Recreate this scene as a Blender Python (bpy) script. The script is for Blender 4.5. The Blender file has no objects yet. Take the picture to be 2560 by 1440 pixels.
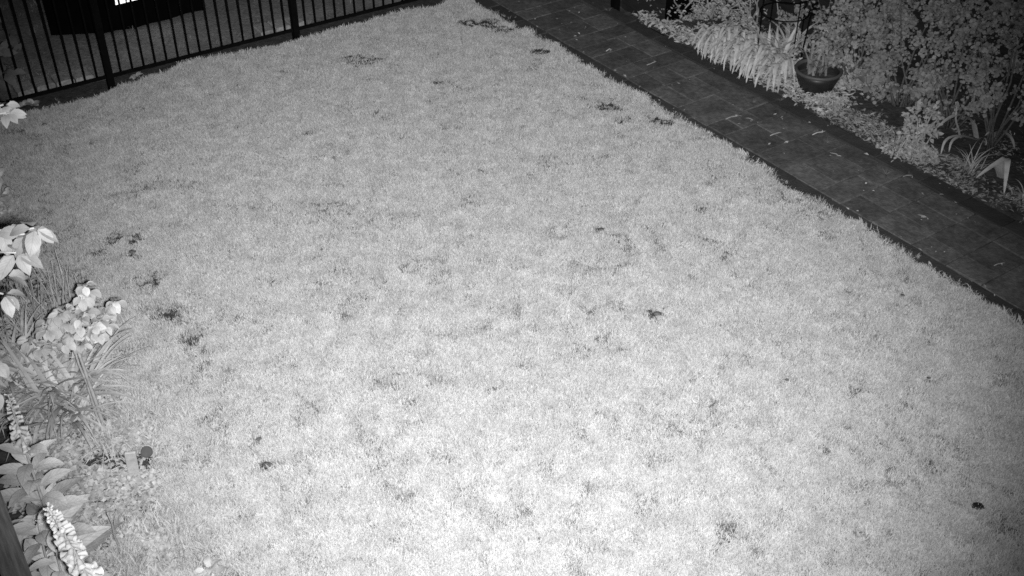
import bpy, math, random
import numpy as np
from mathutils import Vector, Matrix, noise as mnoise

random.seed(7)
rng = np.random.default_rng(7)
sc = bpy.context.scene
COL = sc.collection

# ------------------------------------------------------------------ camera, sky, lamp, exposure
F_PX, PITCH, CAM_H = 2924.0, math.radians(36.6), 4.8
cam_d = bpy.data.cameras.new('camera')
cam_d.sensor_width = 36.0
cam_d.lens = 36.0 * F_PX / 2560.0
cam_d.clip_start = 0.05
cam_d.clip_end = 600.0
cam = bpy.data.objects.new('camera', cam_d)
COL.objects.link(cam)
cam.location = (0, 0, CAM_H)
cam.rotation_euler = (math.pi / 2 - PITCH, 0, 0)
sc.camera = cam

# night: what is left of the twilight, seen by a monochrome infrared sensor
w = bpy.data.worlds.new('World')
sc.world = w
w.use_nodes = True
nt = w.node_tree
nt.nodes.clear()
sky = nt.nodes.new('ShaderNodeTexSky')
sky.sky_type = 'NISHITA'
sky.sun_disc = False
sky.sun_elevation = math.radians(1.0)
sky.sun_rotation = math.radians(-60)
bw = nt.nodes.new('ShaderNodeRGBToBW')
bg = nt.nodes.new('ShaderNodeBackground')
bg.inputs['Strength'].default_value = 0.03
wo = nt.nodes.new('ShaderNodeOutputWorld')
nt.links.new(sky.outputs[0], bw.inputs[0])
nt.links.new(bw.outputs[0], bg.inputs['Color'])
nt.links.new(bg.outputs[0], wo.inputs['Surface'])

# the security camera's own infrared lamp, just under its lens: the light the photograph is taken by
ir_d = bpy.data.lights.new('infrared_lamp', 'SPOT')
ir_d.energy = 5250
ir_d.color = (1, 1, 1)
ir_d.spot_size = math.radians(60)
ir_d.spot_blend = 1.0
ir_d.shadow_soft_size = 0.03
ir = bpy.data.objects.new('infrared_lamp', ir_d)
COL.objects.link(ir)
ir.location = (0.055, 0.03, CAM_H - 0.055)


def ray(u, v):
    du = (u - 1280.0) / F_PX
    dv = (720.0 - v) / F_PX
    c, s = math.cos(PITCH), math.sin(PITCH)
    return Vector((du, c + dv * s, -s + dv * c))


ir.rotation_euler = ray(1225, 690).to_track_quat('-Z', 'Y').to_euler()

vs = sc.view_settings
vs.view_transform = 'Standard'
vs.look = 'None'
vs.exposure = 0.0
vs.gamma = 1.0
vs.use_curve_mapping = False
sc.cycles.max_bounces = 4
sc.cycles.diffuse_bounces = 2
sc.cycles.glossy_bounces = 1
sc.cycles.transmission_bounces = 2
sc.cycles.use_denoising = False
sc.cycles.filter_width = 1.6


# ------------------------------------------------------------------ geometry of the place
def G(u, v, z=0.0):
    """point of the level z seen at photograph pixel (u, v)"""
    r = ray(u, v)
    t = (z - CAM_H) / r.z
    return Vector((r.x * t, r.y * t, z))


def P(u, v, Y):
    """point at ground distance Y seen at photograph pixel (u, v)"""
    r = ray(u, v)
    t = Y / r.y
    return Vector((r.x * t, Y, CAM_H + r.z * t))


PA = Vector((0.61, 10.27, 0))
PD = Vector((math.cos(math.radians(-55.2)), math.sin(math.radians(-55.2)), 0))
PN = Vector((-PD.y, PD.x, 0))


def path_pt(s, o, z=0.0):
    return PA + PD * s + PN * o + Vector((0, 0, z))


FD = Vector((math.cos(math.radians(31.3)), math.sin(math.radians(31.3)), 0))
FN = Vector((-FD.y, FD.x, 0))          # away from the lawn
F0 = G(278, 211)
F1 = G(741, 93)
FD = (F1 - F0).normalized()
FN = Vector((-FD.y, FD.x, 0))
PANEL = (F1 - F0).length


# ------------------------------------------------------------------ numpy noise
def vnoise(x, y, seed=0):
    tab = np.random.default_rng(seed).random((256, 256))
    xi = np.floor(x).astype(int)
    yi = np.floor(y).astype(int)
    fx = x - xi
    fy = y - yi
    fx = fx * fx * (3 - 2 * fx)
    fy = fy * fy * (3 - 2 * fy)
    a = tab[xi & 255, yi & 255]
    b = tab[(xi + 1) & 255, yi & 255]
    c = tab[xi & 255, (yi + 1) & 255]
    d = tab[(xi + 1) & 255, (yi + 1) & 255]
    return (a * (1 - fx) + b * fx) * (1 - fy) + (c * (1 - fx) + d * fx) * fy


def fbm(x, y, sc_, seed=0, octv=4):
    s = np.zeros_like(x)
    amp, tot, k = 1.0, 0.0, sc_
    for i in range(octv):
        s += amp * vnoise(x * k + 17.3 * i, y * k + 5.1 * i, seed + i)
        tot += amp
        amp *= 0.55
        k *= 2.07
    return s / tot


def inpoly(x, y, poly):
    ins = np.zeros(x.shape, bool)
    n = len(poly)
    j = n - 1
    for i in range(n):
        xi, yi = poly[i]
        xj, yj = poly[j]
        c = ((yi > y) != (yj > y)) & (x < (xj - xi) * (y - yi) / (yj - yi + 1e-12) + xi)
        ins ^= c
        j = i
    return ins


def polydist(x, y, poly):
    d = np.full(x.shape, 1e9)
    n = len(poly)
    for i in range(n):
        ax, ay = poly[i]
        bx, by = poly[(i + 1) % n]
        dx, dy = bx - ax, by - ay
        t = np.clip(((x - ax) * dx + (y - ay) * dy) / (dx * dx + dy * dy + 1e-12), 0, 1)
        d = np.minimum(d, np.hypot(x - ax - t * dx, y - ay - t * dy))
    return d


# ------------------------------------------------------------------ materials (an infrared picture: everything is a grey)
def mat(name, alb, rough=0.85, var=0.25, scale=8.0, trans=0.0, bump=0.0, bscale=60.0, spec=0.2, attr=None, alb2=None, perobj=0.0,
        stretch=None, alb_hi=None, scale2=None, vein=0.0):
    m = bpy.data.materials.new(name)
    m.use_nodes = True
    t = m.node_tree
    t.nodes.clear()
    N = t.nodes.new
    L = t.links.new
    out = N('ShaderNodeOutputMaterial')
    bs = N('ShaderNodeBsdfPrincipled')
    bs.inputs['Roughness'].default_value = rough
    bs.inputs['Specular IOR Level'].default_value = spec
    geo = N('ShaderNodeNewGeometry')
    src = geo.outputs['Position']
    if stretch:
        mp = N('ShaderNodeMapping')
        mp.inputs['Scale'].default_value = stretch
        L(src, mp.inputs['Vector'])
        src = mp.outputs[0]
    nz = N('ShaderNodeTexNoise')
    nz.inputs['Scale'].default_value = scale
    nz.inputs['Detail'].default_value = 5
    nz.inputs['Roughness'].default_value = 0.62
    L(src, nz.inputs['Vector'])
    mr = N('ShaderNodeMapRange')
    mr.inputs['From Min'].default_value = 0.3
    mr.inputs['From Max'].default_value = 0.7
    mr.inputs['To Min'].default_value = alb * (1 - var)
    mr.inputs['To Max'].default_value = alb * (1 + var)
    L(nz.outputs['Fac'], mr.inputs['Value'])
    val = mr.outputs[0]
    if scale2:
        n2 = N('ShaderNodeTexNoise')
        n2.inputs['Scale'].default_value = scale2
        n2.inputs['Detail'].default_value = 3
        L(src, n2.inputs['Vector'])
        m2 = N('ShaderNodeMapRange')
        m2.inputs['From Min'].default_value = 0.35
        m2.inputs['From Max'].default_value = 0.65
        m2.inputs['To Min'].default_value = 0.75
        m2.inputs['To Max'].default_value = 1.2
        L(n2.outputs['Fac'], m2.inputs['Value'])
        mu2 = N('ShaderNodeMath')
        mu2.operation = 'MULTIPLY'
        L(val, mu2.inputs[0])
        L(m2.outputs[0], mu2.inputs[1])
        val = mu2.outputs[0]
    if perobj:
        oi = N('ShaderNodeObjectInfo')
        r2 = N('ShaderNodeMapRange')
        r2.inputs['To Min'].default_value = 1 - perobj
        r2.inputs['To Max'].default_value = 1 + perobj
        L(oi.outputs['Random'], r2.inputs['Value'])
        mu = N('ShaderNodeMath')
        mu.operation = 'MULTIPLY'
        L(val, mu.inputs[0])
        L(r2.outputs[0], mu.inputs[1])
        val = mu.outputs[0]
    if attr:
        at = N('ShaderNodeAttribute')
        at.attribute_name = attr
        mx = N('ShaderNodeMix')
        mx.data_type = 'FLOAT'
        L(at.outputs['Fac'], mx.inputs[0])
        L(val, mx.inputs[2])
        mx.inputs[3].default_value = alb2
        val = mx.outputs[0]
    if vein:
        # paler midrib and side veins drawn in the leaf's own coordinates (length 1 along y)
        tc = N('ShaderNodeTexCoord')
        sx = N('ShaderNodeSeparateXYZ')
        L(tc.outputs['Object'], sx.inputs[0])

        def mth(op, a, b=None):
            n_ = N('ShaderNodeMath')
            n_.operation = op
            for q_, k_ in ((a, 0), (b, 1)):
                if q_ is None:
                    continue
                if isinstance(q_, (int, float)):
                    n_.inputs[k_].default_value = q_
                else:
                    L(q_, n_.inputs[k_])
            return n_.outputs[0]
        ax_ = mth('ABSOLUTE', sx.outputs[0])
        side = mth('SINE', mth('ADD', mth('MULTIPLY', sx.outputs[1], 52.0), mth('MULTIPLY', ax_, -70.0)))
        side = mth('POWER', mth('MAXIMUM', side, 0.0), 3.0)
        mid = mth('SUBTRACT', 1.0, mth('MINIMUM', mth('MULTIPLY', ax_, 45.0), 1.0))
        vv_ = mth('MAXIMUM', mid, mth('MULTIPLY', side, .6))
        fac = mth('SUBTRACT', 1.0, mth('MULTIPLY', vv_, vein))
        val = mth('MULTIPLY', val, fac)
    cc = N('ShaderNodeCombineColor')
    for k in range(3):
        L(val, cc.inputs[k])
    L(cc.outputs[0], bs.inputs['Base Color'])
    if bump:
        nb = N('ShaderNodeTexNoise')
        nb.inputs['Scale'].default_value = bscale
        nb.inputs['Detail'].default_value = 4
        L(src, nb.inputs['Vector'])
        bp = N('ShaderNodeBump')
        bp.inputs['Strength'].default_value = bump
        bp.inputs['Distance'].default_value = 0.02
        L(nb.outputs['Fac'], bp.inputs['Height'])
        L(bp.outputs[0], bs.inputs['Normal'])
    if trans:
        tr = N('ShaderNodeBsdfTranslucent')
        L(cc.outputs[0], tr.inputs['Color'])
        ms = N('ShaderNodeMixShader')
        ms.inputs[0].default_value = trans
        L(bs.outputs[0], ms.inputs[1])
        L(tr.outputs[0], ms.inputs[2])
        L(ms.outputs[0], out.inputs['Surface'])
    else:
        L(bs.outputs[0], out.inputs['Surface'])
    return m


def emit(name, strength):
    m = bpy.data.materials.new(name)
    m.use_nodes = True
    t = m.node_tree
    t.nodes.clear()
    out = t.nodes.new('ShaderNodeOutputMaterial')
    e = t.nodes.new('ShaderNodeEmission')
    e.inputs['Strength'].default_value = strength
    t.links.new(e.outputs[0], out.inputs['Surface'])
    return m


M_soil = mat('soil', 0.05, 0.95, 0.5, 14, bump=0.6, bscale=45)
M_rough = mat('rough_ground', 0.17, 0.95, 0.25, 3, bump=0.5, bscale=40, stretch=(1, 1, 1), scale2=30)
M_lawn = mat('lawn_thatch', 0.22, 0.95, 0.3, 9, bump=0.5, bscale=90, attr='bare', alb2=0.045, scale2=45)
M_grass = mat('grass_blade', 0.52, 0.75, 0.15, 7.0, trans=0.25, perobj=0.15)
M_grass_rough = mat('rough_grass_blade', 0.19, 0.8, 0.2, 4, trans=0.2, perobj=0.15)
M_joint = mat('path_bedding', 0.008, 0.95, 0.5, 30, bump=0.4)
M_paver = mat('worn_paver', 0.092, 0.8, 0.4, 5, bump=0.35, bscale=70, perobj=0.24, spec=0.3, scale2=24)
M_edge = mat('dark_edging_stone', 0.046, 0.85, 0.25, 9, bump=0.35, bscale=70, perobj=0.2)
M_black = mat('black_metal_paint', 0.004, 0.8, 0.3, 20, spec=0.03)
M_wall = mat('black_wall', 0.003, 0.9, 0.3, 6, spec=0.0)
M_slab = mat('pale_stone_slab', 0.24, 0.9, 0.25, 7, bump=0.3, perobj=0.15, scale2=40)
M_board = mat('dark_stained_timber', 0.02, 0.8, 0.35, 6, bump=0.25, stretch=(1, 1, 8), perobj=0.25)
M_near = mat('weathered_timber', 0.075, 0.75, 0.45, 10, bump=0.3, stretch=(9, 9, 0.7), perobj=0.15)
M_leaf = mat('leaf', 0.52, 0.6, 0.16, 25, trans=0.25, perobj=0.28, vein=0.28)
M_leafdim = mat('soft_leaf', 0.37, 0.7, 0.25, 15, trans=0.25, perobj=0.3)
M_leafhi = mat('pale_leaf', 0.29, 0.5, 0.14, 25, trans=0.25, perobj=0.16, vein=0.28)
M_flop = mat('flopped_leaf', 0.5, 0.6, 0.3, 18, trans=0.2)
M_strap = mat('strap_leaf', 0.50, 0.6, 0.2, 18, trans=0.25, perobj=0.25)
M_cover = mat('ground_cover_leaf', 0.43, 0.7, 0.45, 18, trans=0.2)
M_cover2 = mat('dim_cover_leaf', 0.34, 0.8, 0.4, 9, trans=0.2)
M_shrub = mat('shrub_leaf', 0.25, 0.7, 0.3, 7, trans=0.25, perobj=0.3)
M_dim = mat('dull_leaf', 0.15, 0.75, 0.3, 9, trans=0.2, perobj=0.3)
M_stem = mat('plant_stem', 0.30, 0.7, 0.25, 30)
M_bark = mat('bark', 0.10, 0.9, 0.35, 30, bump=0.4)
M_petal = mat('pale_petal', 0.52, 0.6, 0.12, 40, trans=0.25, perobj=0.14)
M_petal2 = mat('dull_petal', 0.52, 0.6, 0.12, 40, trans=0.25, perobj=0.14)
M_disc = mat('grey_plastic_disc', 0.05, 0.6, 0.15, 30)
M_pot = mat('dark_glazed_clay', 0.022, 0.45, 0.3, 8, spec=0.35)
M_potrim = mat('clay_rim', 0.075, 0.5, 0.2, 10, spec=0.35)
M_cane = mat('pale_cane', 0.30, 0.7, 0.2, 20)
M_litter = mat('leaf_litter', 0.20, 0.85, 0.5, 22, perobj=0.3)
M_debris = mat('fallen_petal', 0.34, 0.8, 0.2, 30, perobj=0.45)
M_clod = mat('dark_clod', 0.015, 0.95, 0.4, 40, bump=0.5)
M_clod2 = mat('grey_clod', 0.09, 0.95, 0.5, 40, bump=0.5)
M_lit = emit('lit_window', 1.6)


# ------------------------------------------------------------------ mesh helpers
class MB:
    def __init__(self):
        self.v = []
        self.f = []

    def add(self, vs_, fs_, M=None):
        o = len(self.v)
        self.v += [tuple(M @ Vector(p)) if M else tuple(p) for p in vs_]
        self.f += [tuple(i + o for i in q) for q in fs_]
        return self

    def mesh(self, name, m=None, smooth=False):
        me = bpy.data.meshes.new(name)
        me.from_pydata(self.v, [], self.f)
        if m:
            me.materials.append(m)
        if smooth:
            me.polygons.foreach_set('use_smooth', [True] * len(me.polygons))
        me.update()
        return me


def box_geo(x0, x1, y0, y1, z0, z1, b=0.0):
    if not b:
        v = [(x0, y0, z0), (x1, y0, z0), (x1, y1, z0), (x0, y1, z0), (x0, y0, z1), (x1, y0, z1), (x1, y1, z1), (x0, y1, z1)]
        return v, [(3, 2, 1, 0), (4, 5, 6, 7), (0, 1, 5, 4), (1, 2, 6, 5), (2, 3, 7, 6), (3, 0, 4, 7)]
    v = [(x0, y0, z0), (x1, y0, z0), (x1, y1, z0), (x0, y1, z0), (x0, y0, z1 - b), (x1, y0, z1 - b), (x1, y1, z1 - b), (x0, y1, z1 - b),
         (x0 + b, y0 + b, z1), (x1 - b, y0 + b, z1), (x1 - b, y1 - b, z1), (x0 + b, y1 - b, z1)]
    f = [(3, 2, 1, 0), (8, 9, 10, 11)]
    for i in range(4):
        j = (i + 1) % 4
        f += [(i, j, j + 4, i + 4), (i + 4, j + 4, j + 8, i + 8)]
    return v, f


def tube_geo(pts, rad, n=6, cap=True):
    pts = [Vector(p) for p in pts]
    if not isinstance(rad, (list, tuple)):
        rad = [rad] * len(pts)
    v, f = [], []
    ref = Vector((0.3, 0.5, 0.8)).normalized()
    for i, p in enumerate(pts):
        d = (pts[min(i + 1, len(pts) - 1)] - pts[max(i - 1, 0)]).normalized()
        a = d.cross(ref)
        if a.length < 0.1:
            a = d.cross(Vector((1, 0, 0)))
        a.normalize()
        b = d.cross(a)
        for k in range(n):
            t = 2 * math.pi * k / n
            v.append(p + (a * math.cos(t) + b * math.sin(t)) * rad[i])
    for i in range(len(pts) - 1):
        for k in range(n):
            f.append((i * n + k, i * n + (k + 1) % n, (i + 1) * n + (k + 1) % n, (i + 1) * n + k))
    if cap:
        f.append(tuple(range(n - 1, -1, -1)))
        f.append(tuple((len(pts) - 1) * n + k for k in range(n)))
    return v, f


def lathe_geo(prof, n=24):
    v, f = [], []
    for (r, z) in prof:
        for k in range(n):
            t = 2 * math.pi * k / n
            v.append((r * math.cos(t), r * math.sin(t), z))
    for i in range(len(prof) - 1):
        for k in range(n):
            f.append((i * n + k, i * n + (k + 1) % n, (i + 1) * n + (k + 1) % n, (i + 1) * n + k))
    return v, f


def leaf_geo(L=1.0, W=0.5, curl=0.25, fold=0.15, n=4, peak=0.45, wav=0.0):
    """a leaf along +Y, upper side +Z, folded on its midrib and curling down"""
    v, f = [], []
    ang, y, z = 0.0, 0.0, 0.0
    for i in range(n + 1):
        t = i / n
        wd = W * 0.5 * (math.sin(math.pi * t ** (math.log(0.5) / math.log(peak))) ** 0.8 if 0 < t < 1 else 0.03)
        wz = wav * math.sin(i * 2.3)
        v += [(-wd, y, z + fold * wd + wz), (0, y, z), (wd, y, z + fold * wd - wz)]
        if i < n:
            y += math.cos(ang) * L / n
            z += math.sin(ang) * L / n
            ang -= curl * 2.2 / n
    for i in range(n):
        a = i * 3
        f += [(a, a + 1, a + 4, a + 3), (a + 1, a + 2, a + 5, a + 4)]
    return v, f


def strap_geo(L=1.0, W=0.03, a0=1.2, bend=2.0, n=8, fold=0.25, taper=1.0):
    """a strap leaf rising from the origin towards +Y at angle a0, arching over"""
    v, f = [], []
    ang, y, z = a0, 0.0, 0.0
    for i in range(n + 1):
        t = i / n
        wd = W * 0.5 * min(1.0, (1.0 - t ** 3) + 0.02) * (0.75 + 0.25 * math.sin(math.pi * min(1, t * 1.2)))
        nx, nz = -math.sin(ang), math.cos(ang)
        v += [(-wd, y + nx * fold * wd, z + nz * fold * wd), (0, y, z), (wd, y + nx * fold * wd, z + nz * fold * wd)]
        if i < n:
            y += math.cos(ang) * L / n
            z += math.sin(ang) * L / n
            ang -= bend / n * (0.5 + t)
    for i in range(n):
        a = i * 3
        f += [(a, a + 1, a + 4, a + 3), (a + 1, a + 2, a + 5, a + 4)]
    return v, f


def ribbon_geo(pts, W, up=Vector((0, 0, 1)), fold=0.25):
    pts = [Vector(p) for p in pts]
    # smooth the polyline
    for _ in range(2):
        q = [pts[0]]
        for a, b in zip(pts, pts[1:]):
            q += [a * 0.75 + b * 0.25, a * 0.25 + b * 0.75]
        q.append(pts[-1])
        pts = q
    v, f = [], []
    n = len(pts)
    for i, p in enumerate(pts):
        d = (pts[min(i + 1, n - 1)] - pts[max(i - 1, 0)]).normalized()
        sd = d.cross(up)
        if sd.length < 0.15:
            sd = d.cross(Vector((0.7, -0.7, 0.2)))
        sd.normalize()
        nn = sd.cross(d)
        t = i / (n - 1)
        wd = W * 0.5 * min(1.0, (1 - t ** 2.5) + 0.02)
        v += [p - sd * wd + nn * fold * wd, p, p + sd * wd + nn * fold * wd]
    for i in range(n - 1):
        a = i * 3
        f += [(a, a + 1, a + 4, a + 3), (a + 1, a + 2, a + 5, a + 4)]
    return v, f


def mk(name, geo, m, smooth=False):
    return MB().add(*geo).mesh(name, m, smooth)


def link(name, me, parent=None, M=None, loc=None):
    o = bpy.data.objects.new(name, me)
    COL.objects.link(o)
    if parent is not None:
        o.parent = parent
    if M is not None:
        o.matrix_local = M
    elif loc is not None:
        o.location = loc
    return o


def tag(o, label=None, cat=None, group=None, kind=None):
    if label:
        o['label'] = label
    if cat:
        o['category'] = cat
    if group:
        o['group'] = group
    if kind:
        o['kind'] = kind
    return o


def thing(name, label, cat, loc, group=None, rz=0.0):
    o = bpy.data.objects.new(name, None)
    COL.objects.link(o)
    o.empty_display_size = 0.1
    o.location = loc
    o.rotation_euler = (0, 0, rz)
    return tag(o, label, cat, group)


def frame(loc, d, up=Vector((0, 0, 1)), roll=0.0, s=1.0):
    """matrix whose +Y runs along d and whose +Z leans to up"""
    y = Vector(d).normalized()
    z = up - y * up.dot(y)
    if z.length < 1e-3:
        z = Vector((1, 0, 0)) - y * y.x
    z.normalize()
    x = y.cross(z)
    R = Matrix((x, y, z)).transposed()
    if roll:
        R = R @ Matrix.Rotation(roll, 3, 'Y')
    return Matrix.Translation(Vector(loc)) @ R.to_4x4() @ Matrix.Scale(s, 4)


def merged(name, geos, mats_, m, pick=None, smooth=False):
    """many copies of a few small shapes as one mesh, through numpy"""
    VV, FF, off = [], [], 0
    A = [(np.array([tuple(p) for p in g[0]], float), np.array(g[1], int)) for g in geos]
    for i, Mx in enumerate(mats_):
        V, Fc = A[i % len(A)] if pick is None else A[pick[i]]
        m4 = np.array(Mx)
        VV.append(V @ m4[:3, :3].T + m4[:3, 3])
        FF.append(Fc + off)
        off += len(V)
    V = np.concatenate(VV)
    Fq = np.concatenate(FF)
    me = bpy.data.meshes.new(name)
    me.vertices.add(len(V))
    me.vertices.foreach_set('co', V.ravel())
    k = Fq.shape[1]
    me.loops.add(Fq.size)
    me.loops.foreach_set('vertex_index', Fq.ravel().astype(np.int32))
    me.polygons.add(len(Fq))
    me.polygons.foreach_set('loop_start', np.arange(0, Fq.size, k, dtype=np.int32))
    me.materials.append(m)
    me.update(calc_edges=True)
    me.validate()
    return me


def U(a, b):
    return random.uniform(a, b)


def rdir(zlo=-1.0, zhi=1.0):
    a = U(0, 2 * math.pi)
    z = U(zlo, zhi)
    r = math.sqrt(max(0, 1 - z * z))
    return Vector((r * math.cos(a), r * math.sin(a), z))


# ------------------------------------------------------------------ ground
g = 250.0
me = mk('ground', ([(-g, -g, -0.07), (g, -g, -0.07), (g, g, -0.07), (-g, g, -0.07)], [(0, 1, 2, 3)]), M_soil)
tag(link('ground', me), kind='structure')

# rough ground beyond the railings, a gently uneven sheet
xs, ys = 70, 40
vv, ff = [], []
for j in range(ys + 1):
    for i in range(xs + 1):
        a = -7 + 13 * i / xs
        b = 0.24 + 7.0 * (j / ys) ** 1.4
        p = F0 + FD * a + FN * b
        vv.append((p.x, p.y, -0.03 + 0.035 * mnoise.noise(Vector((p.x * 1.3, p.y * 1.3, 0))) + 0.02 * mnoise.noise(Vector((p.x * 5, p.y * 5, 3)))))
for j in range(ys):
    for i in range(xs):
        a = j * (xs + 1) + i
        ff.append((a, a + 1, a + xs + 2, a + xs + 1))
tag(link('rough_ground', mk('rough_ground', (vv, ff), M_rough, True)), kind='structure')

# ------------------------------------------------------------------ lawn
lawn_px = [(-160, 350), (40, 293), (94, 280), (200, 257), (244, 244), (287, 226), (344, 211), (416, 184), (500, 153), (640, 127), (750, 105),
           (762, 99), (840, 79), (921, 57), (1015, 31), (1093, 17), (1140, 0), (1168, -8), (1187, 6), (1215, 25), (1262, 53), (1327, 81), (1359, 100), (1406, 122),
           (1440, 144), (1457, 162), (1495, 177), (1501, 192), (1532, 212), (1571, 225), (1602, 238), (1632, 260), (1681, 287), (1711, 306),
           (1790, 348), (1890, 405), (1945, 445), (2000, 483), (2056, 508), (2097, 542), (2150, 564), (2194, 594), (2290, 652), (2340, 690), (2400, 715),
           (2460, 762), (2560, 830), (2900, 1060), (3100, 1700), (480, 1720), (450, 1500), (425, 1390), (395, 1300), (390, 1180), (385, 1090),
           (300, 1040), (262, 960), (215, 860), (190, 770), (160, 710), (100, 665), (40, 610), (0, 560), (-120, 520)]
LP0 = [G(u, v) for u, v in lawn_px]
LP = []
for a_, b_ in zip(LP0, LP0[1:] + LP0[:1]):
    n_ = max(1, int((b_ - a_).length / .07)) if (b_ - a_).length < 2 else 1
    for i in range(n_):
        p = a_.lerp(b_, i / n_)
        q = Vector((p.x, p.y, 0))
        LP.append((p.x + .030 * mnoise.noise(q * 3.5) + .02 * mnoise.noise(q * 11), p.y + .030 * mnoise.noise(q * 3.5 + Vector((9, 0, 0))) + .02 * mnoise.noise(q * 11 + Vector((4, 0, 0)))))

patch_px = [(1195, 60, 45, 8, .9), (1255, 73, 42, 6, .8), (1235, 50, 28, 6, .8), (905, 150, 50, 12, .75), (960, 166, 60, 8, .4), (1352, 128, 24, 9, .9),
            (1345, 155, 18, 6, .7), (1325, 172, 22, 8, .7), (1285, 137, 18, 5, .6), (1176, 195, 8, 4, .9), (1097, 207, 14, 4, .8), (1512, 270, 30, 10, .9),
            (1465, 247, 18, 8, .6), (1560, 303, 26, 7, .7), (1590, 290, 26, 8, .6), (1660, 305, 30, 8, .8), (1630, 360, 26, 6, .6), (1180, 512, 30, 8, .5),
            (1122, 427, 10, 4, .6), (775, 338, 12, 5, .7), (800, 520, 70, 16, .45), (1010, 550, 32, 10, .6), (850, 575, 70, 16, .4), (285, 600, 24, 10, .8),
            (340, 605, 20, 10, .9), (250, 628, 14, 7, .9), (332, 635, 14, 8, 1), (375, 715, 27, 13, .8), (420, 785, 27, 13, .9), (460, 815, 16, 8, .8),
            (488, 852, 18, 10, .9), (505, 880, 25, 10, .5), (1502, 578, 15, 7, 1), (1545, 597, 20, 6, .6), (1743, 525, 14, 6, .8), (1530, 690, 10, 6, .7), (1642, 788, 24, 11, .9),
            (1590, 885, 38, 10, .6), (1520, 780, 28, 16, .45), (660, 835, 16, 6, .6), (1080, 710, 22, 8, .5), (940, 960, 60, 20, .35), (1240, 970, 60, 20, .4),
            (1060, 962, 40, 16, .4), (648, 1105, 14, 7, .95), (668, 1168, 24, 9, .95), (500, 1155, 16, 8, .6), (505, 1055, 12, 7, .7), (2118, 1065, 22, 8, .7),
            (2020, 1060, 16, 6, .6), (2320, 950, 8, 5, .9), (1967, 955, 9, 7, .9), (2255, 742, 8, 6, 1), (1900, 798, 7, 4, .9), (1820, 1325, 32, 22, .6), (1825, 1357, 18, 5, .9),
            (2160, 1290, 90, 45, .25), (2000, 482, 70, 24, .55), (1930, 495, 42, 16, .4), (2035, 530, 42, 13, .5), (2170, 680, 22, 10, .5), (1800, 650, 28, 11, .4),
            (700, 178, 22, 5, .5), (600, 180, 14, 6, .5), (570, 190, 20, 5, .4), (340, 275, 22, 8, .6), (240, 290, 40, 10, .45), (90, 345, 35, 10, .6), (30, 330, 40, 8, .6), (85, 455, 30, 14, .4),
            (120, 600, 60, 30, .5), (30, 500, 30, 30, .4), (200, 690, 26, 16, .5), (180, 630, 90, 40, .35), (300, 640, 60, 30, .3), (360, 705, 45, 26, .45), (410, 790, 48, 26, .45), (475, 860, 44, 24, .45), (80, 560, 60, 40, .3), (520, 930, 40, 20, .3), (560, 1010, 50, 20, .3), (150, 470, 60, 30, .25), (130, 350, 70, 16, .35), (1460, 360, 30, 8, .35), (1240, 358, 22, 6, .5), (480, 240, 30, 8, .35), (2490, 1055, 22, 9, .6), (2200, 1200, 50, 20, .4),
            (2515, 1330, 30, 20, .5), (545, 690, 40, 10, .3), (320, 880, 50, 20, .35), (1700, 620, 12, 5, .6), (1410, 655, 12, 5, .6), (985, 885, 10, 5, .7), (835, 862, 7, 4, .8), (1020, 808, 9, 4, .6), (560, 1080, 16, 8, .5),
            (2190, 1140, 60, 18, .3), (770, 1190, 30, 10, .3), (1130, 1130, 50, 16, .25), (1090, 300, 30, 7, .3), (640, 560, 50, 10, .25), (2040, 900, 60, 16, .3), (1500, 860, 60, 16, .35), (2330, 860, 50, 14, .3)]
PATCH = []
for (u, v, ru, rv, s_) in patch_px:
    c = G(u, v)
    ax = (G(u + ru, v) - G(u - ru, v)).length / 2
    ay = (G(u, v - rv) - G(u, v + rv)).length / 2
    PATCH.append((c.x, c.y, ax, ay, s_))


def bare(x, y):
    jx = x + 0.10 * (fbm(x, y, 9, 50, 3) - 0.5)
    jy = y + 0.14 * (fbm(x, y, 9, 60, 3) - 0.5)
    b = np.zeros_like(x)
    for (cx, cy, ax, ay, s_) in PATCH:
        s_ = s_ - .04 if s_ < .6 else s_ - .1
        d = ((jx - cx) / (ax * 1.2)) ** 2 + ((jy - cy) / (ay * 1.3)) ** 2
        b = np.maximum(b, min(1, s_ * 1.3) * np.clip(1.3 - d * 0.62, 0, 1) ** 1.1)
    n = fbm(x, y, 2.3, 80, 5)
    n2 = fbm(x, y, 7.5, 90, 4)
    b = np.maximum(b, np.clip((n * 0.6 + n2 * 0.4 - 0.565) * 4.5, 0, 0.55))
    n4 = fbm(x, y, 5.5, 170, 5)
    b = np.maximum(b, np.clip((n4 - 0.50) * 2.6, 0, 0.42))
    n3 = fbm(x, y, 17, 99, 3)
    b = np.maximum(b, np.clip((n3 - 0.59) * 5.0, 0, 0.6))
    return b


def lawn_h(x, y):
    return 0.006 + 0.030 * (fbm(x, y, 1.1, 20, 3) - 0.5) + 0.018 * (fbm(x, y, 5.0, 30, 3) - 0.5)


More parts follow.
